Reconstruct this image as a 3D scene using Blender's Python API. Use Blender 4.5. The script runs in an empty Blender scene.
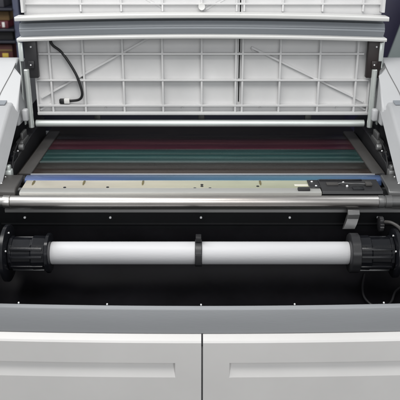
import bpy, bmesh, math, random
from mathutils import Vector, Matrix
random.seed(7)
S = bpy.context.scene
COL = S.collection
R = math.radians

# ------------------------------------------------------------------ materials
def mat(name, col, rough=0.5, metal=0.0, var=0.06, vscale=6.0, bump=0.02, bscale=220.0, spec=0.5,
        coat=0.0, stretch=(1, 1, 1), dust=0.0):
    m = bpy.data.materials.new(name); m.use_nodes = True
    nt = m.node_tree; N = nt.nodes; L = nt.links
    b = N['Principled BSDF']
    tc = N.new('ShaderNodeTexCoord')
    mp = N.new('ShaderNodeMapping'); mp.inputs['Scale'].default_value = stretch
    L.new(tc.outputs['Object'], mp.inputs['Vector'])
    n1 = N.new('ShaderNodeTexNoise'); n1.inputs['Scale'].default_value = vscale
    n1.inputs['Detail'].default_value = 6; n1.inputs['Roughness'].default_value = 0.6
    L.new(mp.outputs[0], n1.inputs['Vector'])
    mix = N.new('ShaderNodeMix'); mix.data_type = 'RGBA'
    lo = [max(0, c * (1 - var * 2)) for c in col]; hi = [min(1, c * (1 + var * 2)) for c in col]
    mix.inputs[6].default_value = (*lo, 1); mix.inputs[7].default_value = (*hi, 1)
    L.new(n1.outputs['Fac'], mix.inputs[0])
    out = mix.outputs[2]
    if dust:
        n3 = N.new('ShaderNodeTexNoise'); n3.inputs['Scale'].default_value = 420
        n3.inputs['Detail'].default_value = 2
        L.new(tc.outputs['Object'], n3.inputs['Vector'])
        cr = N.new('ShaderNodeValToRGB'); cr.color_ramp.elements[0].position = 0.66; cr.color_ramp.elements[1].position = 0.74
        L.new(n3.outputs['Fac'], cr.inputs[0])
        ml = N.new('ShaderNodeMath'); ml.operation = 'MULTIPLY'; ml.inputs[1].default_value = dust
        L.new(cr.outputs[0], ml.inputs[0])
        mx = N.new('ShaderNodeMix'); mx.data_type = 'RGBA'
        L.new(ml.outputs[0], mx.inputs[0]); L.new(out, mx.inputs[6]); mx.inputs[7].default_value = (0.35, 0.34, 0.33, 1)
        out = mx.outputs[2]
    L.new(out, b.inputs['Base Color'])
    mr = N.new('ShaderNodeMapRange')
    mr.inputs[3].default_value = max(0.02, rough - 0.08); mr.inputs[4].default_value = min(1, rough + 0.08)
    L.new(n1.outputs['Fac'], mr.inputs[0]); L.new(mr.outputs[0], b.inputs['Roughness'])
    b.inputs['Metallic'].default_value = metal
    b.inputs['Specular IOR Level'].default_value = spec
    b.inputs['Coat Weight'].default_value = coat
    if bump:
        n2 = N.new('ShaderNodeTexNoise'); n2.inputs['Scale'].default_value = bscale; n2.inputs['Detail'].default_value = 3
        L.new(mp.outputs[0], n2.inputs['Vector'])
        bp = N.new('ShaderNodeBump'); bp.inputs['Strength'].default_value = bump * 4; bp.inputs['Distance'].default_value = 0.002
        L.new(n2.outputs['Fac'], bp.inputs['Height']); L.new(bp.outputs[0], b.inputs['Normal'])
    return m

M = dict(
    lid=mat('lid_plastic', (0.63, 0.628, 0.63), 0.5, var=0.08, vscale=4.5, dust=0.10),
    lip=mat('lip_plastic', (0.66, 0.66, 0.65), 0.4, var=0.04),
    channel=mat('channel_grey', (0.24, 0.26, 0.285), 0.42, var=0.06, stretch=(0.3, 2, 2)),
    shell=mat('shell_white', (0.475, 0.48, 0.49), 0.45, var=0.04, bump=0.03),
    shellcap=mat('shell_cap', (0.40, 0.405, 0.415), 0.5, var=0.05, bump=0.03),
    door=mat('door_paint', (0.72, 0.71, 0.70), 0.4, var=0.05, vscale=3, bump=0.012, bscale=260),
    ledge=mat('ledge_paint', (0.295, 0.305, 0.32), 0.32, var=0.05, bump=0.03, stretch=(0.25, 1, 2)),
    black=mat('black_sheet', (0.0042, 0.0046, 0.0056), 0.5, var=0.4, spec=0.2, vscale=7, dust=0.02),
    bay_floor=mat('bay_floor_black', (0.0055, 0.0052, 0.0068), 0.55, var=0.45, spec=0.13, vscale=7, dust=0.025),
    hub=mat('hub_black', (0.008, 0.0085, 0.011), 0.27, var=0.2, spec=0.45),
    darkplastic=mat('dark_plastic', (0.02, 0.02, 0.022), 0.4, var=0.2, spec=0.5),
    brownblock=mat('brown_black_block', (0.022, 0.015, 0.015), 0.45, var=0.2),
    steel=mat('steel_tube', (0.66, 0.64, 0.62), 0.36, 1.0, var=0.10, vscale=14, bump=0.01, stretch=(0.25, 3, 3)),
    bracket=mat('bracket_steel', (0.15, 0.15, 0.15), 0.45, 0.6, var=0.12),
    rail=mat('rail_steel', (0.28, 0.28, 0.28), 0.4, 0.7, var=0.12, stretch=(0.3, 3, 3)),
    rail2=mat('strip_steel', (0.50, 0.50, 0.48), 0.38, 0.5, var=0.14, stretch=(0.3, 3, 3)),
    strut=mat('strut_zinc', (0.76, 0.80, 0.77), 0.3, 0.6, var=0.06),
    chrome=mat('zinc', (0.66, 0.70, 0.68), 0.36, 0.35, var=0.08),
    screw=mat('screw_zinc', (0.86, 0.86, 0.88), 0.35, 0.1, var=0.1),
    cream=mat('cream_plate', (0.68, 0.66, 0.60), 0.22, 0.5, var=0.14, vscale=4, stretch=(0.5, 3, 3)),
    cream2=mat('cream_label', (0.66, 0.64, 0.56), 0.5, var=0.05),
    blue=mat('blue_bar', (0.085, 0.15, 0.25), 0.26, 0.5, var=0.25, vscale=3, stretch=(0.6, 8, 8), coat=0.3),
    platen=mat('platen_black', (0.016, 0.013, 0.011), 0.35, var=0.3, spec=0.4),
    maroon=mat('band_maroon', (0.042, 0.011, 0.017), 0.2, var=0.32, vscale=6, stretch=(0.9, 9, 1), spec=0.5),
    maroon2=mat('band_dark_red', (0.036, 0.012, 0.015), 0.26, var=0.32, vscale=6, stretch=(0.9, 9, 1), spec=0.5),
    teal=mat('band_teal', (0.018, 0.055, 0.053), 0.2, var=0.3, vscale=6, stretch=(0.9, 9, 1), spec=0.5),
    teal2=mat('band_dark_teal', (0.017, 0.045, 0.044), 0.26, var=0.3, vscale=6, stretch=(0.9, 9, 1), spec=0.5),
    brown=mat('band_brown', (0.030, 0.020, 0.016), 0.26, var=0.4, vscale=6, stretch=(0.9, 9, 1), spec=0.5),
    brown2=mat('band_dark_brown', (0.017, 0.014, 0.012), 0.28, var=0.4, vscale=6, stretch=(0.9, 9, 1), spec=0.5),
    bandline=mat('band_line', (0.10, 0.13, 0.13), 0.4, 0.3, var=0.2),
    paleline=mat('pale_line', (0.42, 0.43, 0.45), 0.4, 0.3, var=0.1),
    sidestrip=mat('side_strip', (0.055, 0.052, 0.050), 0.5, var=0.2),
    paper=mat('white_core', (0.59, 0.59, 0.605), 0.5, var=0.045, vscale=5, bump=0.03, bscale=90, stretch=(0.5, 2, 2), dust=0.10),
    rubber=mat('cable_black', (0.012, 0.012, 0.013), 0.5, var=0.2),
    brass=mat('brass_tab', (0.22, 0.19, 0.10), 0.4, 0.5, var=0.15),
    white=mat('white_nylon', (0.75, 0.74, 0.72), 0.5, var=0.03),
    wall=mat('wall_dark', (0.016, 0.017, 0.033), 0.8, var=0.3),
    floor=mat('floor_grey', (0.22, 0.21, 0.20), 0.6, var=0.15),
    shelf=mat('shelf_dark', (0.018, 0.019, 0.03), 0.5, var=0.2),
    upright=mat('upright_blue', (0.07, 0.08, 0.13), 0.5, var=0.15),
    navy=mat('navy_cabinet', (0.024, 0.022, 0.055), 0.5, var=0.2),
    board=mat('grey_board', (0.17, 0.20, 0.20), 0.6, var=0.08),
    box_brown=mat('box_brown', (0.16, 0.10, 0.04), 0.7, var=0.3, vscale=20),
    box_red=mat('box_red', (0.075, 0.018, 0.016), 0.6, var=0.3, vscale=20),
    box_crimson=mat('box_crimson', (0.10, 0.015, 0.024), 0.6, var=0.3),
    box_black=mat('box_black', (0.015, 0.015, 0.017), 0.6, var=0.3),
    box_grey=mat('box_grey', (0.05, 0.05, 0.06), 0.7, var=0.3),
    box_yellow=mat('box_yellow', (0.50, 0.36, 0.06), 0.6, var=0.2),
)

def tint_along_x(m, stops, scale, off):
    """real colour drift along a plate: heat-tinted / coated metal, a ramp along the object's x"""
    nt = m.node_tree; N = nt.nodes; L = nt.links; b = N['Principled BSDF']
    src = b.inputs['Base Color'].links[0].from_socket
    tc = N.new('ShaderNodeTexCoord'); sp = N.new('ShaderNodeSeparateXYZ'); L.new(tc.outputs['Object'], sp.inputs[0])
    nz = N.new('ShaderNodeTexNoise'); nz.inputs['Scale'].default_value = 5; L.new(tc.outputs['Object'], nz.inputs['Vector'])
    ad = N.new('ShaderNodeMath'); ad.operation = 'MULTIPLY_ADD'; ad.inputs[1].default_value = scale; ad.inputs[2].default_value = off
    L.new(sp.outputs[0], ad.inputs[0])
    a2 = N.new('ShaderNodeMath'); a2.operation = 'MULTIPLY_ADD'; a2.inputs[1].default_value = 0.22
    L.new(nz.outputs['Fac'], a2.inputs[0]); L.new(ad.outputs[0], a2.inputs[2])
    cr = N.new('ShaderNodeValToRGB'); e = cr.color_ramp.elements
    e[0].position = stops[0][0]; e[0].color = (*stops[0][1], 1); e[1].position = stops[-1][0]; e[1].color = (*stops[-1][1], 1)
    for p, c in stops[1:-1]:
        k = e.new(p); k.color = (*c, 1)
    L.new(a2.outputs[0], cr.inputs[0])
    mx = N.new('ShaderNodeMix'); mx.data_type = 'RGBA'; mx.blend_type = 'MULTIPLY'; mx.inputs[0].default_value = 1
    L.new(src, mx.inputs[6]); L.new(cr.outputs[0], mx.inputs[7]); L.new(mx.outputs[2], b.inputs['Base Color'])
tint_along_x(M['cream'], [(0.0, (1.0, 0.96, 0.92)), (0.35, (1.0, 0.98, 0.86)), (0.55, (0.88, 0.92, 0.76)), (0.75, (0.80, 0.86, 0.70)), (1.0, (0.72, 0.72, 0.62))], 0.8, 0.35)  # gloss reflections on the plate, painted as a hue drift
tint_along_x(M['blue'], [(0.0, (1.7, 1.3, 1.5)), (0.14, (1.0, 0.9, 1.25)), (0.4, (0.9, 1.0, 1.0)), (0.75, (0.9, 1.15, 1.0)), (0.9, (1.0, 0.95, 1.1)), (1.0, (0.8, 0.7, 1.1))], 0.85, 0.37)  # whitish end highlights painted into the bar colour
tint_along_x(M['steel'], [(0.0, (1.0, 1.0, 1.0)), (0.3, (0.96, 0.95, 0.93)), (0.55, (0.80, 0.77, 0.75)), (0.8, (0.86, 0.84, 0.83)), (1.0, (1, 1, 1))], 0.85, 0.37)  # bright ends and dull middle of the tube's reflection, painted in

# ------------------------------------------------------------------ mesh helpers
def box(bm, x0, x1, y0, y1, z0, z1, bev=0.0, seg=2):
    r = bmesh.ops.create_cube(bm, size=1.0)
    vs = r['verts']
    for v in vs:
        v.co = Vector(((x0 + x1) / 2 + v.co.x * (x1 - x0), (y0 + y1) / 2 + v.co.y * (y1 - y0), (z0 + z1) / 2 + v.co.z * (z1 - z0)))
    if bev:
        es = list({e for v in vs for e in v.link_edges})
        bmesh.ops.bevel(bm, geom=es, offset=bev, segments=seg, affect='EDGES', profile=0.5)

def lathe(bm, prof, axis='X', origin=(0, 0, 0), n=40, phase=0.0, radial=None):
    """prof: list of (along, radius). closed at both ends."""
    rings = []
    o = Vector(origin)
    for a, r in prof:
        ring = []
        for i in range(n):
            t = 2 * math.pi * i / n + phase
            rr = r * (radial(i) if radial else 1)
            c, s = rr * math.cos(t), rr * math.sin(t)
            p = {'X': Vector((a, c, s)), 'Y': Vector((c, a, s)), 'Z': Vector((c, s, a))}[axis]
            ring.append(bm.verts.new(o + p))
        rings.append(ring)
    for A, B in zip(rings, rings[1:]):
        for i in range(n):
            bm.faces.new((A[i], A[(i + 1) % n], B[(i + 1) % n], B[i]))
    bm.faces.new(rings[0]); bm.faces.new(rings[-1][::-1])

def extrude_x(bm, prof, x0, x1, nseg=1, bow=0.0, half=0.62):
    """prof: closed polygon of (y,z), swept along x, with a slight crown (bow) in z."""
    rings = []
    for k in range(nseg + 1):
        x = x0 + (x1 - x0) * k / nseg
        dz = bow * (x / half) ** 2
        rings.append([bm.verts.new((x, y, z + dz)) for y, z in prof])
    n = len(prof)
    for A, B in zip(rings, rings[1:]):
        for i in range(n):
            bm.faces.new((A[i], A[(i + 1) % n], B[(i + 1) % n], B[i]))
    bm.faces.new(rings[0]); bm.faces.new(rings[-1][::-1])

def tube(bm, pts, r, n=12, sub=6):
    P = [Vector(p) for p in pts]
    def cr(p0, p1, p2, p3, t):
        return 0.5 * ((2 * p1) + (p2 - p0) * t + (2 * p0 - 5 * p1 + 4 * p2 - p3) * t * t + (3 * p1 - p0 - 3 * p2 + p3) * t ** 3)
    Q = []
    for i in range(len(P) - 1):
        p0 = P[max(i - 1, 0)]; p3 = P[min(i + 2, len(P) - 1)]
        for k in range(sub): Q.append(cr(p0, P[i], P[i + 1], p3, k / sub))
    Q.append(P[-1])
    rings = []; up = Vector((0, 1, 0))
    for i, q in enumerate(Q):
        d = (Q[min(i + 1, len(Q) - 1)] - Q[max(i - 1, 0)]).normalized()
        a = d.cross(up)
        a = a.normalized() if a.length > 1e-4 else Vector((1, 0, 0))
        b = a.cross(d).normalized()
        rings.append([bm.verts.new(q + r * (math.cos(2 * math.pi * j / n) * a + math.sin(2 * math.pi * j / n) * b)) for j in range(n)])
    for A, B in zip(rings, rings[1:]):
        for j in range(n): bm.faces.new((A[j], A[(j + 1) % n], B[(j + 1) % n], B[j]))
    bm.faces.new(rings[0]); bm.faces.new(rings[-1][::-1])

def obj(name, bm, m, parent=None, smooth=True, bevel=0.0, loc=None):
    bmesh.ops.recalc_face_normals(bm, faces=bm.faces)
    me = bpy.data.meshes.new(name); bm.to_mesh(me); bm.free()
    me.materials.append(m)
    if smooth:
        for p in me.polygons: p.use_smooth = True
        me.set_sharp_from_angle(angle=R(35))
    o = bpy.data.objects.new(name, me); COL.objects.link(o)
    if parent is not None: o.parent = parent
    if bevel:
        md = o.modifiers.new('Bevel', 'BEVEL'); md.width = bevel; md.segments = 2; md.limit_method = 'ANGLE'; md.angle_limit = R(40)
    if loc: o.location = loc
    return o

def tag(o, label=None, cat=None, group=None, kind=None):
    if label: o['label'] = label
    if cat: o['category'] = cat
    if group: o['group'] = group
    if kind: o['kind'] = kind
    return o

def empty(name, loc=(0, 0, 0)):
    o = bpy.data.objects.new(name, None); COL.objects.link(o); o.location = loc
    o.empty_display_size = 0.05
    return o

# ================================================================== SETTING
bm = bmesh.new(); box(bm, -6, 6, -6, 6, -0.02, 0.0); tag(obj('floor', bm, M['floor'], smooth=False), kind='structure')
bm = bmesh.new(); box(bm, -6, 6, 2.6, 2.7, 0.0, 3.0); tag(obj('wall', bm, M['wall'], smooth=False), kind='structure')

# ================================================================== PRINTER
PR = empty('large_format_printer')
tag(PR, 'large grey wide-format printer with its ribbed lid raised and empty roll bay open', 'printer')

def screw_mesh(r=0.0045):
    b = bmesh.new()
    lathe(b, [(0.003, r), (-0.0012, r), (-0.0026, r * 0.8), (-0.003, r * 0.5), (-0.003, r * 0.42), (-0.0008, r * 0.34)], 'Y', n=18)
    bmesh.ops.recalc_face_normals(b, faces=b.faces)
    me = bpy.data.meshes.new('screw'); b.to_mesh(me); b.free(); me.materials.append(M['screw'])
    return me
SCREW = screw_mesh()
def screw(parent, x, y, z, rx=0.0, s=1.0):
    o = bpy.data.objects.new('screw', SCREW); COL.objects.link(o); o.parent = parent
    o.location = (x, y, z); o.rotation_euler = (rx, random.uniform(-.5, .5), 0); o.scale = (s, s, s)
    return o

# --- cabinet carcass
bm = bmesh.new()
box(bm, -0.86, 0.86, -0.165, 0.95, 0.06, 0.53, 0.006)
for sx in (-1, 1):
    xs = sorted((sx * 0.665, sx * 0.86))
    box(bm, xs[0], xs[1], -0.10, 0.95, 0.531, 0.86, 0.004)
box(bm, -0.665, 0.665, 0.24, 0.95, 0.531, 0.86)
obj('cabinet', bm, M['shellcap'], PR)

# --- doors
def make_door(x0, x1, gx0, gx1):
    bm = bmesh.new()
    zt, zc, zb = 0.5810, 0.5655, 0.09      # crest of the chamfer, foot of the chamfer, bottom
    yf, yb, yc = -0.203, -0.165, -0.180
    gz1, gz0, gd = 0.499, 0.450, 0.017
    xs = [x0, gx0, gx1, x1]
    def bw(x): return 0.009 * (x / 0.62) ** 2
    n = 24
    cols = sorted(set([x0 + (x1 - x0) * k / n for k in range(n + 1)] + xs))
    rows = [(yb, zb), (yf, zb + 0.004), (yf, gz0), (yf, gz1), (yf, zc), (-0.199, zc + 0.005), (yc, zt), (yb, zt)]
    V = {}
    for i, x in enumerate(cols):
        for j, (y, z) in enumerate(rows):
            V[i, j] = bm.verts.new((x, y, z + bw(x)))
    for i in range(len(cols) - 1):
        for j in range(len(rows) - 1):
            if j == 2 and cols[i] >= gx0 - 1e-6 and cols[i + 1] <= gx1 + 1e-6: continue
            bm.faces.new((V[i, j], V[i + 1, j], V[i + 1, j + 1], V[i, j + 1]))
    # recess: vertical lip going in at the top, scoop sloping back out to the bottom
    gi = [i for i, x in enumerate(cols) if gx0 - 1e-6 <= x <= gx1 + 1e-6]
    T = {}; B2 = {}
    for i in gi:
        x = min(max(cols[i], gx0 + 0.006), gx1 - 0.006)
        T[i] = bm.verts.new((x, yf + gd, gz1 - 0.004 + bw(x)))
        B2[i] = bm.verts.new((x, yf + gd * 0.8, gz1 - 0.014 + bw(x)))
    for a, b in zip(gi, gi[1:]):
        bm.faces.new((V[a, 3], V[b, 3], T[b], T[a]))
        bm.faces.new((T[a], T[b], B2[b], B2[a]))
        bm.faces.new((B2[a], B2[b], V[b, 2], V[a, 2]))
    for g in (gi[0], gi[-1]):
        bm.faces.new((V[g, 3], T[g], B2[g], V[g, 2]))
    # ends and back
    nc = len(cols) - 1; nr = len(rows)
    bm.faces.new([V[0, j] for j in range(nr)]); bm.faces.new([V[nc, j] for j in range(nr)])
    d = obj('cabinet_door', bm, M['door'], PR, smooth=False, bevel=0.0016)
    d.modifiers['Bevel'].angle_limit = R(25)
    return d
make_door(-0.70, 0.0035, -0.62, -0.071)
make_door(0.0085, 0.70, 0.084, 0.62)

# --- front ledge
bm = bmesh.new()
zt = 0.6625
prof = [(-0.180, 0.5835), (-0.181, zt - 0.004), (-0.179, zt - 0.001), (-0.176, zt), (-0.163, zt), (-0.161, zt - 0.003), (-0.161, 0.535), (-0.164, 0.535), (-0.1645, 0.5835)]
extrude_x(bm, prof, -0.70, 0.70, 40, bow=0.0095)
LG = obj('front_ledge', bm, M['ledge'], PR)
for x in (-0.513, -0.263, 0.003, 0.268, 0.520):
    screw(LG, x, -0.160, zt + 0.002 + 0.0095 * (x / 0.62) ** 2, s=0.55)

# --- roll bay
bm = bmesh.new()
box(bm, -0.662, 0.662, 0.112, 0.118, 0.53, 0.858)          # back sheet
for sx in (-1, 1):
    xs = sorted((sx * 0.640, sx * 0.655)); box(bm, xs[0], xs[1], -0.160, 0.111, 0.53, 0.80)
BAY = obj('roll_bay', bm, M['black'], PR, bevel=0.001)
bm = bmesh.new()
extrude_x(bm, [(-0.1605, 0.545), (-0.1605, 0.585), (-0.02, 0.592), (0.03, 0.602), (0.065, 0.620), (0.090, 0.648), (0.105, 0.685), (0.1105, 0.73), (0.1115, 0.780), (0.1117, 0.545)], -0.639, 0.639, 1)
obj('bay_floor', bm, M['bay_floor'], BAY)
for x in (-0.545, -0.279, 0.003, 0.279, 0.553):
    screw(BAY, x, 0.1095, 0.819, s=0.85)
# small fixings lower right and a wire loop
for x, z in ((0.50, 0.655), (0.515, 0.64)):
    screw(BAY, x, 0.108, z + 0.05, s=0.6)

# fold line, stiffening swages and a service hatch in the back sheet of the bay
for z in (0.795,):
    bm = bmesh.new(); extrude_x(bm, [(0.1121, z - 0.005), (0.1095, z - 0.002), (0.1095, z + 0.002), (0.1121, z + 0.005)], -0.62, 0.62, 1)
    obj('swage', bm, M['black'], BAY)
bm = bmesh.new()
tube(bm, [(0.520, 0.075, 0.640), (0.505, 0.03, 0.622), (0.500, -0.02, 0.612), (0.515, -0.06, 0.607), (0.545, -0.075, 0.606), (0.575, -0.05, 0.612), (0.60, 0.0, 0.62), (0.638, 0.03, 0.63)], 0.0035, 10, 6)
obj('sensor_wire', bm, M['darkplastic'], BAY)

# --- sheet rail below the tube + hook bracket
bm = bmesh.new()
extrude_x(bm, [(0.098, 0.840), (0.094, 0.843), (0.094, 0.852), (0.100, 0.855), (0.125, 0.855), (0.125, 0.840)], -0.60, 0.63, 1)
RAIL = obj('guide_rail', bm, M['rail'], PR)
bm = bmesh.new()
pr = [(0.093, 0.866), (0.084, 0.866), (0.066, 0.862), (0.058, 0.850), (0.060, 0.835), (0.052, 0.822), (0.050, 0.806), (0.058, 0.802), (0.064, 0.818),
      (0.074, 0.832), (0.073, 0.848), (0.079, 0.855), (0.093, 0.858)]
extrude_x(bm, pr, 0.448, 0.484, 1)
for v in bm.verts:
    if v.co.z < 0.84: v.co.x -= 0.014 * (0.84 - v.co.z) / 0.035
obj('guide_hook', bm, M['bracket'], RAIL, bevel=0.0012)

# --- steel guide tube
bm = bmesh.new()
lathe(bm, [(-0.575, 0.0165), (-0.573, 0.0185), (0.538, 0.0185), (0.540, 0.0175)], 'X', (0, 0.08, 0.884), n=48)
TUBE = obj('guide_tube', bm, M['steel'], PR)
bm = bmesh.new()
lathe(bm, [(0.5402, 0.0185), (0.542, 0.0195), (0.556, 0.0195), (0.557, 0.017), (0.561, 0.017), (0.562, 0.0195), (0.58, 0.0195), (0.581, 0.016), (0.64, 0.016)], 'X', (0, 0.08, 0.884), n=40)
obj('end_sleeve', bm, M['bracket'], TUBE)
bm = bmesh.new()
lathe(bm, [(-0.66, 0.016), (-0.597, 0.016), (-0.596, 0.0195), (-0.578, 0.0195), (-0.5755, 0.018)], 'X', (0, 0.08, 0.884), n=40)
obj('end_sleeve', bm, M['steel'], TUBE)

# --- cream front plate
bm = bmesh.new()
extrude_x(bm, [(0.100, 0.8985), (0.1005, 0.903), (0.106, 0.9062), (0.201, 0.9085), (0.204, 0.9065), (0.204, 0.872), (0.127, 0.872), (0.127, 0.8985)], -0.552, 0.372, 1)
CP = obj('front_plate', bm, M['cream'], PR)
# seam groove strip, tabs
for x in (-0.525, -0.366, -0.180, 0.190):
    bm = bmesh.new()
    box(bm, x - 0.003, x + 0.003, 0.170, 0.194, 0.9080, 0.9115, 0.001)
    box(bm, x - 0.002, x + 0.002, 0.160, 0.170, 0.9078, 0.9100, 0.0008)
    obj('brass_tab', bm, M['brass'], CP)
def dot(parent, x, y, z, r=0.004, m='darkplastic', name='hole_plug'):
    bm = bmesh.new(); lathe(bm, [(-0.001, r), (0.0015, r), (0.002, r * .7)], 'Z', (x, y, z), n=14)
    return obj(name, bm, M[m], parent)
for x, y in ((0.006, 0.150), (0.006, 0.163), (-0.016, 0.1335), (0.031, 0.1335), (-0.287, 0.142), (-0.42, 0.14), (0.18, 0.15)):
    dot(CP, x, y, 0.9085 - (0.2 - y) * 0.024, 0.0038 if y < .12 else .0045)
bm = bmesh.new(); box(bm, 0.295, 0.338, 0.150, 0.166, 0.9076, 0.9092, 0.0004); obj('paper_label', bm, M['cream2'], CP)
bm = bmesh.new(); box(bm, 0.300, 0.337, 0.1055, 0.1235, 0.9065, 0.916, 0.002); obj('sensor', bm, M['darkplastic'], CP)
# thin score line along the plate
bm = bmesh.new(); extrude_x(bm, [(0.0985, 0.893), (0.0985, 0.9055), (0.103, 0.9082), (0.131, 0.9088), (0.131, 0.9065), (0.1, 0.893)], -0.551, 0.371, 1); obj('front_strip', bm, M['rail2'], CP)

# --- black cover plate at the right of the cream plate
bm = bmesh.new()
extrude_x(bm, [(0.102, 0.900), (0.106, 0.908), (0.199, 0.913), (0.203, 0.909), (0.203, 0.875), (0.127, 0.875)], 0.374, 0.560, 1)
box(bm, 0.339, 0.373, 0.128, 0.196, 0.9095, 0.9125, 0.001)
BC = obj('cover_plate', bm, M['darkplastic'], PR, bevel=0.001)
for x, y in ((0.352, 0.178), (0.360, 0.140), (0.450, 0.172), (0.456, 0.140)):
    screw(BC, x, y, 0.9125, rx=R(-88), s=0.8)
bm = bmesh.new(); box(bm, 0.515, 0.535, 0.14, 0.165, 0.9105, 0.919, 0.002); obj('sensor', bm, M['sidestrip'], BC)

bm = bmesh.new(); box(bm, 0.378, 0.512, 0.1865, 0.1935, 0.9105, 0.9165, 0.0015); obj('ridge', bm, M['hub'], BC)
bm = bmesh.new(); box(bm, 0.395, 0.432, 0.150, 0.170, 0.9085, 0.9145, 0.0015); obj('connector', bm, M['sidestrip'], BC)
bm = bmesh.new(); box(bm, 0.470, 0.505, 0.116, 0.136, 0.9065, 0.9125, 0.0015); obj('connector', bm, M['hub'], BC)
bm = bmesh.new(); tube(bm, [(0.432, 0.160, 0.912), (0.445, 0.157, 0.916), (0.470, 0.150, 0.917), (0.495, 0.152, 0.916), (0.516, 0.153, 0.914)], 0.002, 8, 5); obj('wire', bm, M['bracket'], BC)

# --- blue roller bar
bm = bmesh.new()
prof = [(0.2055, 0.902), (0.207, 0.9075), (0.213, 0.9115), (0.222, 0.9130), (0.236, 0.9128), (0.246, 0.9110), (0.253, 0.9085), (0.257, 0.9045), (0.2575, 0.89), (0.2055, 0.89)]
extrude_x(bm, prof, -0.560, 0.580, 1)
BL = obj('blue_bar', bm, M['blue'], PR)
bm = bmesh.new(); lathe(bm, [(0.5805, 0.018), (0.583, 0.022), (0.593, 0.022), (0.595, 0.018)], 'X', (0, 0.231, 0.900), n=28); obj('end_cap', bm, M['darkplastic'], BL)
bm = bmesh.new(); lathe(bm, [(-0.576, 0.012), (-0.574, 0.017), (-0.563, 0.017), (-0.5605, 0.012)], 'X', (0, 0.231, 0.897), n=28); obj('end_cap', bm, M['darkplastic'], BL)

# --- platen, with its reflections painted as coloured bands
bm = bmesh.new(); box(bm, -0.600, 0.610, 0.2585, 0.93, 0.875, 0.905, 0.001)
PL = obj('platen', bm, M['platen'], PR)
def band(y0, y1, m, h=0.0028, name='reflection_band', x=0.553):
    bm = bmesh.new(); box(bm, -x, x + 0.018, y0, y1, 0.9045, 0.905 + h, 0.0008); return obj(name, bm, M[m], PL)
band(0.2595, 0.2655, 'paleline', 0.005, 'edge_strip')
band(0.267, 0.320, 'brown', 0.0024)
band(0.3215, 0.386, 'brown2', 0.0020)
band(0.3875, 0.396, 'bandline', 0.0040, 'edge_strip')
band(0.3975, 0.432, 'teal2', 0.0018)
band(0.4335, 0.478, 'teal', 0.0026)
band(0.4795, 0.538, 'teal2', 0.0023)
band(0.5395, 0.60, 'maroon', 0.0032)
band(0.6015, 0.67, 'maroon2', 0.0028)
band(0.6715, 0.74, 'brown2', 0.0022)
for sx in (-1, 1):
    bm = bmesh.new()
    cx = 0.006
    xi, xo = sx * 0.5545 + cx, sx * 0.597 + cx
    x0, x1 = sorted((xi + sx * 0.002, xo))
    box(bm, x0, x1, 0.262, 0.76, 0.9045, 0.913, 0.002)
    obj('side_strip', bm, M['sidestrip'], PL)

# --- side rails with screws and small hardware between platen and shell
for sx in (-1, 1):
    bm = bmesh.new()
    x0, x1 = sorted((sx * 0.613, sx * 0.655))
    extrude_x(bm, [(0.13, 0.862), (0.13, 0.895), (0.25, 0.905), (0.30, 0.935), (0.55, 0.955), (0.80, 0.96), (0.80, 0.862)], x0, x1, 1)
    SR = obj('side_frame', bm, M['darkplastic'], PR, bevel=0.003)
    bm = bmesh.new()
    x0, x1 = sorted((sx * 0.614, sx * 0.640))
    box(bm, x0, x1, 0.44, 0.53, 0.948, 0.966, 0.004)
    box(bm, *sorted((sx * 0.618, sx * 0.628)), 0.46, 0.52, 0.966, 0.99, 0.003)
    obj('hinge_plate', bm, M['bracket'], SR)
    bm = bmesh.new()
    lathe(bm, [(sx * 0.606, 0.009), (sx * 0.610, 0.012), (sx * 0.622, 0.012), (sx * 0.624, 0.009)], 'X', (0, 0.41, 0.955), n=20)
    obj('guide_wheel', bm, M['rail'], SR)
    bm = bmesh.new()
    box(bm, *sorted((sx * 0.614, sx * 0.636)), 0.31, 0.36, 0.935, 0.957, 0.004)
    obj('micro_switch', bm, M['hub'], SR)
    for (y, z) in ((0.345, 0.958), (0.39, 0.948), (0.27, 0.92)):
        screw(SR, sx * 0.622, y, z, rx=R(-80), s=0.7)
    bm = bmesh.new()
    tube(bm, [(sx * 0.619, 0.235, 0.906), (sx * 0.616, 0.28, 0.933), (sx * 0.617, 0.33, 0.965), (sx * 0.621, 0.40, 0.975), (sx * 0.626, 0.45, 0.975)], 0.0025, 8, 6)
    obj('wire', bm, M['rubber'], SR)
    # front end bracket that carries the guide tube
    bm = bmesh.new()
    xa, xb = sorted((sx * 0.566, sx * 0.655))
    extrude_x(bm, [(0.103, 0.888), (0.105, 0.905), (0.12, 0.915), (0.215, 0.922), (0.225, 0.918), (0.225, 0.908), (0.129, 0.896)], xa + (0.02 if sx < 0 else 0.012), xb, 1)
    BR = obj('tube_bracket', bm, M['bracket'] if sx > 0 else M['sidestrip'], PR, bevel=0.003)
    for y in (0.15, 0.20):
        screw(BR, sx * 0.618, y, 0.9215 - (0.21 - y) * 0.07, rx=R(-85), s=0.6)
    bm = bmesh.new(); box(bm, *sorted((sx * 0.608, sx * 0.645)), 0.232, 0.262, 0.896, 0.930, 0.004); box(bm, *sorted((sx * 0.612, sx * 0.624)), 0.236, 0.256, 0.9295, 0.945, 0.003); obj('pivot_lug', bm, M['chrome'] if sx < 0 else M['rail'], BR)

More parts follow.
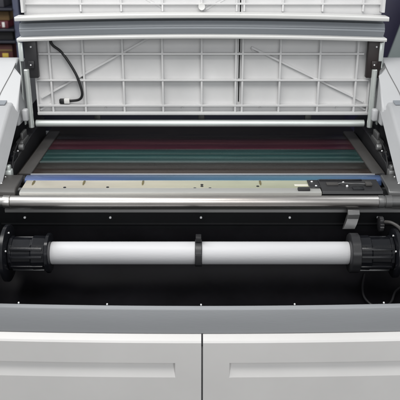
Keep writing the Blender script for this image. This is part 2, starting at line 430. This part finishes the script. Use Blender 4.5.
# --- side shells: white rear housing, grey lower block with a slanted cheek
for sx in (-1, 1):
    def xx(a, b): return sorted((sx * a, sx * b))
    bm = bmesh.new()
    extrude_x(bm, [(0.440, 1.02), (0.440, 1.078), (0.452, 1.094), (0.545, 1.174), (0.572, 1.197), (0.590, 1.212), (0.615, 1.2205), (0.64, 1.2215), (0.95, 1.155), (0.95, 1.02), (0.572, 1.02), (0.545, 1.02)], *xx(0.621, 0.90), 1)
    for v in bm.verts:
        if v.co.y > 0.55 and abs(v.co.x) < 0.7: v.co.x = sx * 0.650
    SH = obj('side_shell', bm, M['shell'], PR, bevel=0.007)
    SH.modifiers['Bevel'].segments = 3
    # lower block
    bm = bmesh.new()
    prof = [(0.070, 0.880), (0.070, 0.918), (0.090, 0.935), (0.405, 1.090), (0.425, 1.096), (0.478, 1.102), (0.4785, 1.062), (0.44, 1.055), (0.134, 0.892)]
    extrude_x(bm, prof, *xx(0.618, 0.90), 1)
    for v in bm.verts:                       # the top leans away from the opening
        if abs(v.co.x) < 0.63:
            lim = 0.880 + (v.co.y - 0.07) * 0.46 + 0.03
            if v.co.z > lim - 0.004: v.co.x = sx * 0.640
    LBk = obj('lower_block', bm, M['shellcap'], SH, bevel=0.009)
    LBk.modifiers['Bevel'].segments = 3
    # seam across the slope
    bm = bmesh.new()
    tube(bm, [(sx * 0.652, 0.588, 1.2108), (sx * 0.662, 0.555, 1.1830), (sx * 0.688, 0.490, 1.1270), (sx * 0.694, 0.458, 1.0995)], 0.0016, 8, 4)
    obj('seam_bead', bm, M['bracket'], SH)
    # latch at the inner foot
    bm = bmesh.new()
    box(bm, *xx(0.600, 0.6205), 0.478, 0.505, 1.026, 1.070, 0.007, 3)
    obj('latch', bm, M['shell'], SH)
    bm = bmesh.new()
    extrude_x(bm, [(0.428, 1.0975), (0.428, 1.1015), (0.472, 1.1065), (0.472, 1.1015)], *xx(0.662, 0.89), 1)
    obj('top_panel', bm, M['channel'], SH, bevel=0.001)  # thin darker panel set on the block's top face
    # dark inner wall below the shell
    bm = bmesh.new()
    extrude_x(bm, [(0.12, 0.862), (0.134, 0.888), (0.44, 1.050), (0.56, 1.06), (0.94, 1.06), (0.94, 0.862)], *xx(0.6555, 0.89), 1)
    obj('inner_wall', bm, M['darkplastic'], SH)

# ------------------------------------------------------------------ raised lid
LX0, LX1 = -0.592, 0.612
bm = bmesh.new()
Y0, YR = 0.620, 0.600
box(bm, LX0, 0.1385, Y0, Y0 + 0.012, 1.018, 1.306)
box(bm, 0.1430, LX1, Y0, Y0 + 0.012, 1.018, 1.306)
box(bm, 0.1385, 0.1430, Y0, Y0 + 0.012, 1.018, 1.062)
def vrib(x, z0, z1, t=0.0070, y=YR):
    v = len(bm.verts); box(bm, x - t / 2, x + t / 2, y, Y0 - 0.0002, z0, z1, 0.0006, 1)
def hrib(z, x0, x1, t=0.0068, y=YR - 0.001):
    box(bm, x0, x1, y, Y0 - 0.0004, z - t / 2, z + t / 2, 0.0006, 1)
for x in (-0.535, -0.416, -0.275, -0.134, 0.006, 0.128, 0.152, 0.286, 0.427, 0.560):
    vrib(x, 1.030, 1.304)
hrib(1.241, LX0 + 0.02, LX1 - 0.03)
hrib(1.147, LX0 + 0.005, LX1 - 0.005, 0.006, YR - 0.002)
hrib(1.054, LX0, LX1)
box(bm, LX0 - 0.001, LX1 + 0.001, YR - 0.004, Y0 + 0.010, 1.0195, 1.0305, 0.0025)
for x in (LX0 + 0.003, LX1 - 0.003): vrib(x, 1.025, 1.304, 0.006)
def diag(xa, za, xb, zb, t=0.0075, y=YR + 0.010):
    d = Vector((xb - xa, 0, zb - za)); L = d.length; ang = math.atan2(d.z, d.x)
    b2 = bmesh.new(); box(b2, 0, L, y, Y0 - 0.0006, -t / 2, t / 2, 0.001, 1)
    bmesh.ops.rotate(b2, verts=b2.verts, cent=(0, 0, 0), matrix=Matrix.Rotation(-ang, 3, 'Y'))
    bmesh.ops.translate(b2, verts=b2.verts, vec=(xa, 0, za))
    tmp = bpy.data.meshes.new('t'); b2.to_mesh(tmp); b2.free(); bm.from_mesh(tmp); bpy.data.meshes.remove(tmp)
diag(-0.578, 1.080, -0.170, 1.300)
diag(0.182, 1.262, 0.596, 1.066)
# moulded gussets in the lower left and right corners
diag(-0.585, 1.036, -0.535, 1.062); diag(0.560, 1.062, 0.605, 1.036)
LID = obj('raised_lid', bm, M['lid'], PR)
def ypin(parent, x, z, r, m, name, y=None):
    bm = bmesh.new(); lathe(bm, [(Y0 - 0.0002, r), (Y0 - 0.0045, r), (Y0 - 0.0055, r * .7)], 'Y', (x, 0, z), n=16); return obj(name, bm, M[m], parent)
ypin(LID, -0.424, 1.158, 0.006, 'darkplastic', 'rubber_plug')
ypin(LID, 0.189, 1.256, 0.007, 'lid', 'moulded_boss')
ypin(LID, 0.205, 1.252, 0.004, 'lid', 'moulded_boss')
for x in (-0.345, -0.065, 0.22, 0.50):
    ypin(LID, x, 1.018 + 0.024, 0.004, 'lid', 'moulded_boss')
bm = bmesh.new(); box(bm, 0.130, 0.149, Y0 + 0.0125, Y0 + 0.018, 1.018, 1.306); obj('slot_backing', bm, M['black'], LID)
# cable
bm = bmesh.new()
tube(bm, [(-0.533, 0.612, 1.300), (-0.522, 0.607, 1.272), (-0.494, 0.603, 1.250), (-0.467, 0.597, 1.214), (-0.441, 0.593, 1.166), (-0.427, 0.592, 1.120),
          (-0.426, 0.594, 1.093), (-0.440, 0.600, 1.076), (-0.474, 0.607, 1.070)], 0.0048, 12, 8)
CB = obj('cable', bm, M['rubber'], LID)
bm = bmesh.new(); box(bm, -0.494, -0.474, 0.599, 0.615, 1.061, 1.079, 0.002); obj('cable_connector', bm, M['white'], CB)
bm = bmesh.new(); box(bm, -0.512, -0.4945, 0.602, 0.6195, 1.060, 1.077, 0.003); obj('cable_socket', bm, M['rubber'], CB)
# round bar at the foot of the lid
bm = bmesh.new()
lathe(bm, [(-0.606, 0.010), (-0.604, 0.0128), (0.604, 0.0128), (0.606, 0.010)], 'X', (0, 0.612, 0.985), n=32)
bar = obj('hinge_bar', bm, M['chrome'], LID)
for x in (-0.38, 0.005, 0.40):
    bm = bmesh.new()
    box(bm, x - 0.012, x + 0.012, 0.626, 0.640, 0.975, 1.0125, 0.002)
    obj('bar_clamp', bm, M['darkplastic'], bar)
# hinge blocks, struts, small plates
for sx, xb0, xb1, xs, mb in ((-1, -0.617, -0.572, -0.6185, 'darkplastic'), (1, 0.588, 0.637, 0.6225, 'brownblock')):
    bm = bmesh.new()
    box(bm, xb0, xb1, 0.574, 0.5985, 1.160, 1.298, 0.004)
    xm = (xb0 + xb1) / 2
    box(bm, xm - 0.010, xm + 0.012, 0.566, 0.5745, 1.195, 1.222, 0.003)
    HB = obj('hinge_block', bm, M[mb], LID)
    screw(HB, xm + 0.004, 0.572, 1.27, s=0.7); screw(HB, xm, 0.565, 1.208, s=0.6)
    bm = bmesh.new()
    lathe(bm, [(0.980, 0.008), (0.982, 0.0098), (1.190, 0.0098), (1.192, 0.008)], 'Z', (xs * 0.99, 0.5705, 0), n=28)
    obj('lid_strut', bm, M['strut'], LID)
    bm = bmesh.new()
    xp = sx * (0.6325 if sx < 0 else 0.6405)
    x0, x1 = sorted((xp, xp + sx * 0.004))
    extrude_x(bm, [(0.575, 1.300), (0.600, 1.300), (0.606, 1.20), (0.598, 1.13), (0.590, 0.99), (0.570, 0.99), (0.575, 1.12), (0.580, 1.20)], x0, x1, 1)
    box(bm, *sorted((xp, xp - sx * 0.014)), 0.570, 0.574, 1.22, 1.285, 0.001)
    obj('hinge_arm', bm, M['chrome'], LID, bevel=0.001)
# ------------------------------------------------------------------ grey channel with two white lips
BOW = -0.0105
bm = bmesh.new()
extrude_x(bm, [(0.574, 1.3145), (0.5600, 1.3325), (0.5585, 1.3350), (0.5588, 1.338), (0.5605, 1.3405), (0.5580, 1.3425), (0.568, 1.3600), (0.578, 1.3615), (0.590, 1.362), (0.590, 1.3718), (0.60, 1.3718), (0.60, 1.3145)], -0.622, 0.636, 40, BOW)
CH = obj('hinge_channel', bm, M['channel'], PR)
for z0, z1, ya in ((1.3725, 1.3865, 0.534), (1.3035, 1.3145, 0.538)):
    bm = bmesh.new()
    extrude_x(bm, [(ya + 0.002, z0), (ya, z0 + 0.003), (ya, z1 - 0.003), (ya + 0.003, z1), (0.598, z1), (0.598, z0)], -0.629, 0.641, 40, BOW)
    if z0 > 1.34:
        pass
    lp = obj('channel_lip', bm, M['lip'], CH)
# ------------------------------------------------------------------ upper lid section
bm = bmesh.new()
Y0, YR = 0.610, 0.588
UX0, UX1 = -0.612, 0.632
box(bm, UX0, 0.1385, Y0, Y0 + 0.012, 1.3755, 1.72)
box(bm, 0.1430, UX1, Y0, Y0 + 0.012, 1.3755, 1.72)
for x in (-0.413, -0.273, -0.130, 0.006, 0.127, 0.153, 0.287, 0.4245, 0.565):
    vrib(x, 1.3865, 1.715, 0.006)
for x in (UX0 + 0.004, UX1 - 0.004): vrib(x, 1.3865, 1.72, 0.009, YR - 0.02)
for z in (1.413, 1.508, 1.602): hrib(z, UX0 + 0.002, UX1 - 0.002, 0.006)
hrib(1.716, UX0, UX1, 0.01, YR - 0.02)
diag(-0.13, 1.398, -0.26, 1.470); diag(0.02, 1.394, 0.16, 1.470)
UL = obj('upper_lid', bm, M['lid'], PR)
bm = bmesh.new(); box(bm, 0.130, 0.149, Y0 + 0.0125, Y0 + 0.018, 1.376, 1.719); obj('slot_backing', bm, M['black'], UL)
bm = bmesh.new()
lathe(bm, [(0.578, 0.006), (0.577, 0.011), (0.585, 0.012), (0.6095, 0.012)], 'Y', (0.006, 0, 1.405), n=20)
obj('moulded_boss', bm, M['lip'], UL)

# ------------------------------------------------------------------ roll holders
def holder(sx, x_in, x_out, rh, collar_w, r_disc):
    bm = bmesh.new()
    a, b = x_in, x_out
    m1 = a + sx * abs(b - a) * 0.42
    pr = [(a, rh * 0.9), (a + sx * 0.004, rh * 1.02), (m1 - sx * 0.003, rh * 1.05), (m1, rh * 1.0), (m1 + sx * 0.001, rh * 0.93), (b - sx * 0.010, rh * 0.95), (b - sx * 0.009, rh * 1.04), (b, rh * 1.04)]
    lathe(bm, pr, 'X', (0, 0, 0.75), n=12, phase=0.12)
    H = obj('roll_holder', bm, M['hub'], PR, smooth=False, bevel=0.0012)
    # raised keys along the barrel
    for ang in (52, 80, 118, 150, 178, 205, 232, 262, 310):
        b2 = bmesh.new()
        x0, x1 = sorted((a + sx * 0.012, b - sx * 0.006))
        box(b2, x0, x1, -0.0042, 0.0042, rh * 0.90, rh * 1.075, 0.0012)
        bmesh.ops.rotate(b2, verts=b2.verts, cent=(0, 0, 0), matrix=Matrix.Rotation(R(ang), 3, 'X'))
        bmesh.ops.translate(b2, verts=b2.verts, vec=(0, 0, 0.75))
        obj('barrel_key', b2, M['hub'], H)
    # collar against the tube
    bm = bmesh.new()
    x0, x1 = sorted((a - sx * collar_w * 0.5, a + sx * collar_w * 0.5))
    lathe(bm, [(x0, 0.050), (x0 + 0.001, 0.0575), (x0 + 0.003, 0.060), (x1 - 0.003, 0.060), (x1 - 0.001, 0.0575), (x1, 0.052)], 'X', (0, 0, 0.75), n=48,
          radial=lambda i: 1.0 if i % 4 < 3 else 0.965)
    obj('collar', bm, M['darkplastic'] if sx > 0 else M['hub'], H)
    # end disc with rim
    bm = bmesh.new()
    c = b
    x0, x1 = sorted((c + sx * 0.002, c + sx * 0.018))
    lathe(bm, [(x0, r_disc * 0.93), (x0 + 0.003, r_disc), (x1 - 0.003, r_disc), (x1, r_disc * 0.93)], 'X', (0, 0, 0.75), n=64)
    D = obj('end_disc', bm, M['hub'], H)
    for ang, rr in ((95, .8), (150, .75)):
        o = screw(D, c + sx * 0.0005, rr * r_disc * math.cos(R(ang)), 0.75 + rr * r_disc * math.sin(R(ang)), s=0.6)
        o.rotation_euler = (0, 0, R(90) * sx)
    dotx = a + sx * 0.026
    b3 = bmesh.new(); lathe(b3, [(rh * .99, 0.005), (rh * 1.035, 0.005), (rh * 1.045, 0.003)], 'Z', (0, 0, 0), n=12)
    bmesh.ops.rotate(b3, verts=b3.verts, cent=(0, 0, 0), matrix=Matrix.Rotation(R(48), 3, 'X'))
    bmesh.ops.translate(b3, verts=b3.verts, vec=(dotx, 0, 0.75))
    obj('barrel_pin', b3, M['black'], H)
    return H
holder(-1, -0.452, -0.565, 0.050, 0.014, 0.086)
HR = holder(1, 0.460, 0.572, 0.051, 0.030, 0.074)
# gear wheel and lever beside the right holder
bm = bmesh.new()
lathe(bm, [(0.545, 0.020), (0.547, 0.024), (0.558, 0.024), (0.560, 0.020)], 'X', (0, 0.07, 0.815), n=32, radial=lambda i: 1 if i % 2 else 0.88)
obj('gear_wheel', bm, M['darkplastic'], HR)
bm = bmesh.new()
tube(bm, [(0.560, 0.05, 0.83), (0.575, 0.03, 0.835), (0.595, 0.01, 0.825), (0.605, 0.0, 0.80)], 0.005, 10, 5)
obj('release_lever', bm, M['sidestrip'], HR)

# ------------------------------------------------------------------ white tube and clip
bm = bmesh.new()
xa, xb, r = -0.4445, 0.4445, 0.0342
lathe(bm, [(xa + 0.003, r * 0.80), (xa, r * 0.83), (xa, r * 0.97), (xa + 0.002, r), (xb - 0.002, r), (xb, r * 0.97), (xb, r * .83), (xb - 0.003, r * .80)], 'X', (0, 0, 0), n=64)
T = obj('paper_tube', bm, M['paper'], None)
bm = bmesh.new()
lathe(bm, [(xa + 0.0005, r * 0.62), (xa + 0.0005, r * 0.825), (xa + 0.004, r * 0.825), (xa + 0.004, r * 0.62)], 'X', n=48)
obj('tube_liner', bm, M['box_brown'], T)
T.location = (0, 0, 0.75)
tag(T, 'plain white cardboard roll tube held between the two black roll holders', 'tube')
bm = bmesh.new()
lathe(bm, [(-0.0105, 0.0350), (-0.0105, 0.0395), (-0.0085, 0.041), (0.0085, 0.041), (0.0105, 0.0395), (0.0105, 0.0350)], 'X', (0, 0, 0), n=48)
box(bm, -0.0085, 0.0085, -0.014, 0.014, 0.0405, 0.0565, 0.002)
box(bm, -0.0095, 0.0095, -0.046, -0.0385, -0.018, 0.014, 0.002)
K = obj('retaining_clip', bm, M['darkplastic'], None)
K.location = (-0.0045, 0, 0.75)
tag(K, 'narrow black clip ring around the middle of the white tube', 'clip')

# ================================================================== BACKGROUND
SU = empty('shelf_unit', (-1.2, 2.0, 0)); tag(SU, 'dark shelving unit behind the printer at the left', 'shelf')
def part(name, m, parent, x0, x1, y0, y1, z0, z1, bev=0.003):
    bm = bmesh.new(); p = parent.location if parent else Vector((0, 0, 0))
    box(bm, x0 - p.x, x1 - p.x, y0 - p.y, y1 - p.y, z0 - p.z, z1 - p.z, bev)
    return obj(name, bm, M[m], parent)
def thing_box(name, m, x0, x1, y0, y1, z0, z1, label, cat, group=None, bev=0.004):
    bm = bmesh.new(); c = Vector(((x0 + x1) / 2, (y0 + y1) / 2, z0))
    box(bm, x0 - c.x, x1 - c.x, y0 - c.y, y1 - c.y, 0, z1 - z0, bev)
    o = obj(name, bm, M[m], None); o.location = c
    return tag(o, label, cat, group)
part('upright', 'upright', SU, -0.975, -0.945, 1.86, 1.90, 0, 1.75)
part('upright', 'upright', SU, -1.80, -1.77, 1.86, 1.90, 0, 1.75)
for z in (0.45, 0.72, 0.964, 1.084, 1.146, 1.252, 1.42):
    part('shelf_board', 'shelf', SU, -1.769, -0.976, 1.85, 2.20, z, z + 0.012)
part('back_panel', 'shelf', SU, -1.80, -0.945, 2.201, 2.215, 0.0, 1.75)
c = thing_box('storage_box', 'box_red', -1.17, -1.002, 1.88, 2.15, 0.9765, 1.074, 'dark red box with a small yellow sticker on the lowest visible shelf', 'box', 'boxes on the dark shelves')
bm = bmesh.new(); box(bm, 0.028, 0.060, -0.138, -0.1355, 0.030, 0.052, 0.0006); obj('sticker', bm, M['box_yellow'], c)
bm = bmesh.new(); box(bm, -0.082, 0.082, -0.1375, -0.1352, 0.062, 0.072, 0.0006); obj('tape_band', bm, M['box_brown'], c)
thing_box('storage_box', 'box_black', -1.16, -0.995, 1.89, 2.15, 1.0965, 1.140, 'low black box on the shelf above the dark red box', 'box', 'boxes on the dark shelves')
c = thing_box('storage_box', 'box_crimson', -1.20, -1.012, 1.88, 2.12, 1.1585, 1.196, 'flat crimson box with a white end label at the left edge', 'box', 'boxes on the dark shelves')
bm = bmesh.new(); box(bm, 0.062, 0.076, -0.1225, -0.1195, 0.006, 0.032, 0.0006); obj('end_label', bm, M['white'], c)
bm = bmesh.new(); box(bm, 0.010, 0.050, -0.1222, -0.1195, 0.012, 0.017, 0.0006); obj('end_label', bm, M['white'], c)
thing_box('storage_box', 'box_brown', -1.18, -1.008, 1.90, 2.12, 1.1965, 1.244, 'olive brown box stacked on the flat crimson box', 'box', 'boxes on the dark shelves')
thing_box('storage_box', 'box_grey', -1.17, -1.03, 1.90, 2.12, 1.2645, 1.35, 'dark grey box on the highest visible shelf', 'box', 'boxes on the dark shelves')

NC = empty('storage_cabinet', (1.25, 2.0, 0)); tag(NC, 'dark navy cabinet behind the raised lid at the right', 'cabinet')
part('cabinet_body', 'navy', NC, 0.92, 1.75, 1.90, 2.45, 0.0, 1.80)
part('door', 'navy', NC, 0.93, 1.335, 1.878, 1.899, 0.04, 1.78)
part('door', 'navy', NC, 1.342, 1.74, 1.878, 1.899, 0.04, 1.78)
part('handle', 'upright', NC, 1.31, 1.322, 1.862, 1.877, 1.0, 1.14)

bm = bmesh.new()
box(bm, 0, 0.5, -0.008, 0.008, 0.0, 1.45, 0.003)
LB = obj('leaning_board', bm, M['board'], None); LB.location = (0.662, 1.55, 0.15)
LB.rotation_euler = (R(-3), R(16.7), 0)
tag(LB, 'pale grey-green board leaning on its slant at the right edge', 'board')

# ================================================================== LIGHT
W = bpy.data.worlds.new('World'); S.world = W; W.use_nodes = True
nt = W.node_tree; bg = nt.nodes['Background']
bg.inputs[0].default_value = (0.93, 0.97, 1.0, 1); bg.inputs[1].default_value = 0.32
def area(name, loc, target, sx, sy, power, col=(1, 1, 1)):
    l = bpy.data.lights.new(name, 'AREA'); l.shape = 'RECTANGLE'; l.size = sx; l.size_y = sy; l.energy = power; l.color = col
    o = bpy.data.objects.new(name, l); COL.objects.link(o); o.location = loc
    o.rotation_euler = (Vector(target) - Vector(loc)).to_track_quat('-Z', 'Y').to_euler()
    return o
area('ceiling_light', (-0.5, -0.7, 3.0), (0, 0.3, 0.9), 2.4, 0.9, 54, (1.0, 0.985, 0.96))
area('ceiling_light', (-2.4, 0.6, 2.7), (-0.4, 0.2, 0.9), 0.9, 1.4, 30, (0.95, 0.98, 1.0))
area('ceiling_light', (2.3, 0.4, 2.7), (0.5, 0.2, 0.9), 0.9, 1.4, 12, (0.95, 0.98, 1.0))

area('front_fill', (0.6, -3.6, 2.3), (0, 0, 0.7), 3.2, 1.6, 50, (0.98, 0.99, 1.0))  # added fill from behind the camera, brightens the doors and ledge

# ================================================================== CAMERA
cam = bpy.data.cameras.new('Camera'); cam.sensor_width = 36; cam.lens = 63; cam.clip_end = 100; cam.clip_start = 0.05
co = bpy.data.objects.new('Camera', cam); COL.objects.link(co)
co.location = (0, -1.897, 1.664); co.rotation_euler = (R(90 - 21.4), 0, 0)
cam.dof.use_dof = True; cam.dof.focus_distance = 2.2; cam.dof.aperture_fstop = 5
S.camera = co
S.view_settings.view_transform = 'Standard'; S.view_settings.look = 'None'; S.view_settings.exposure = 0
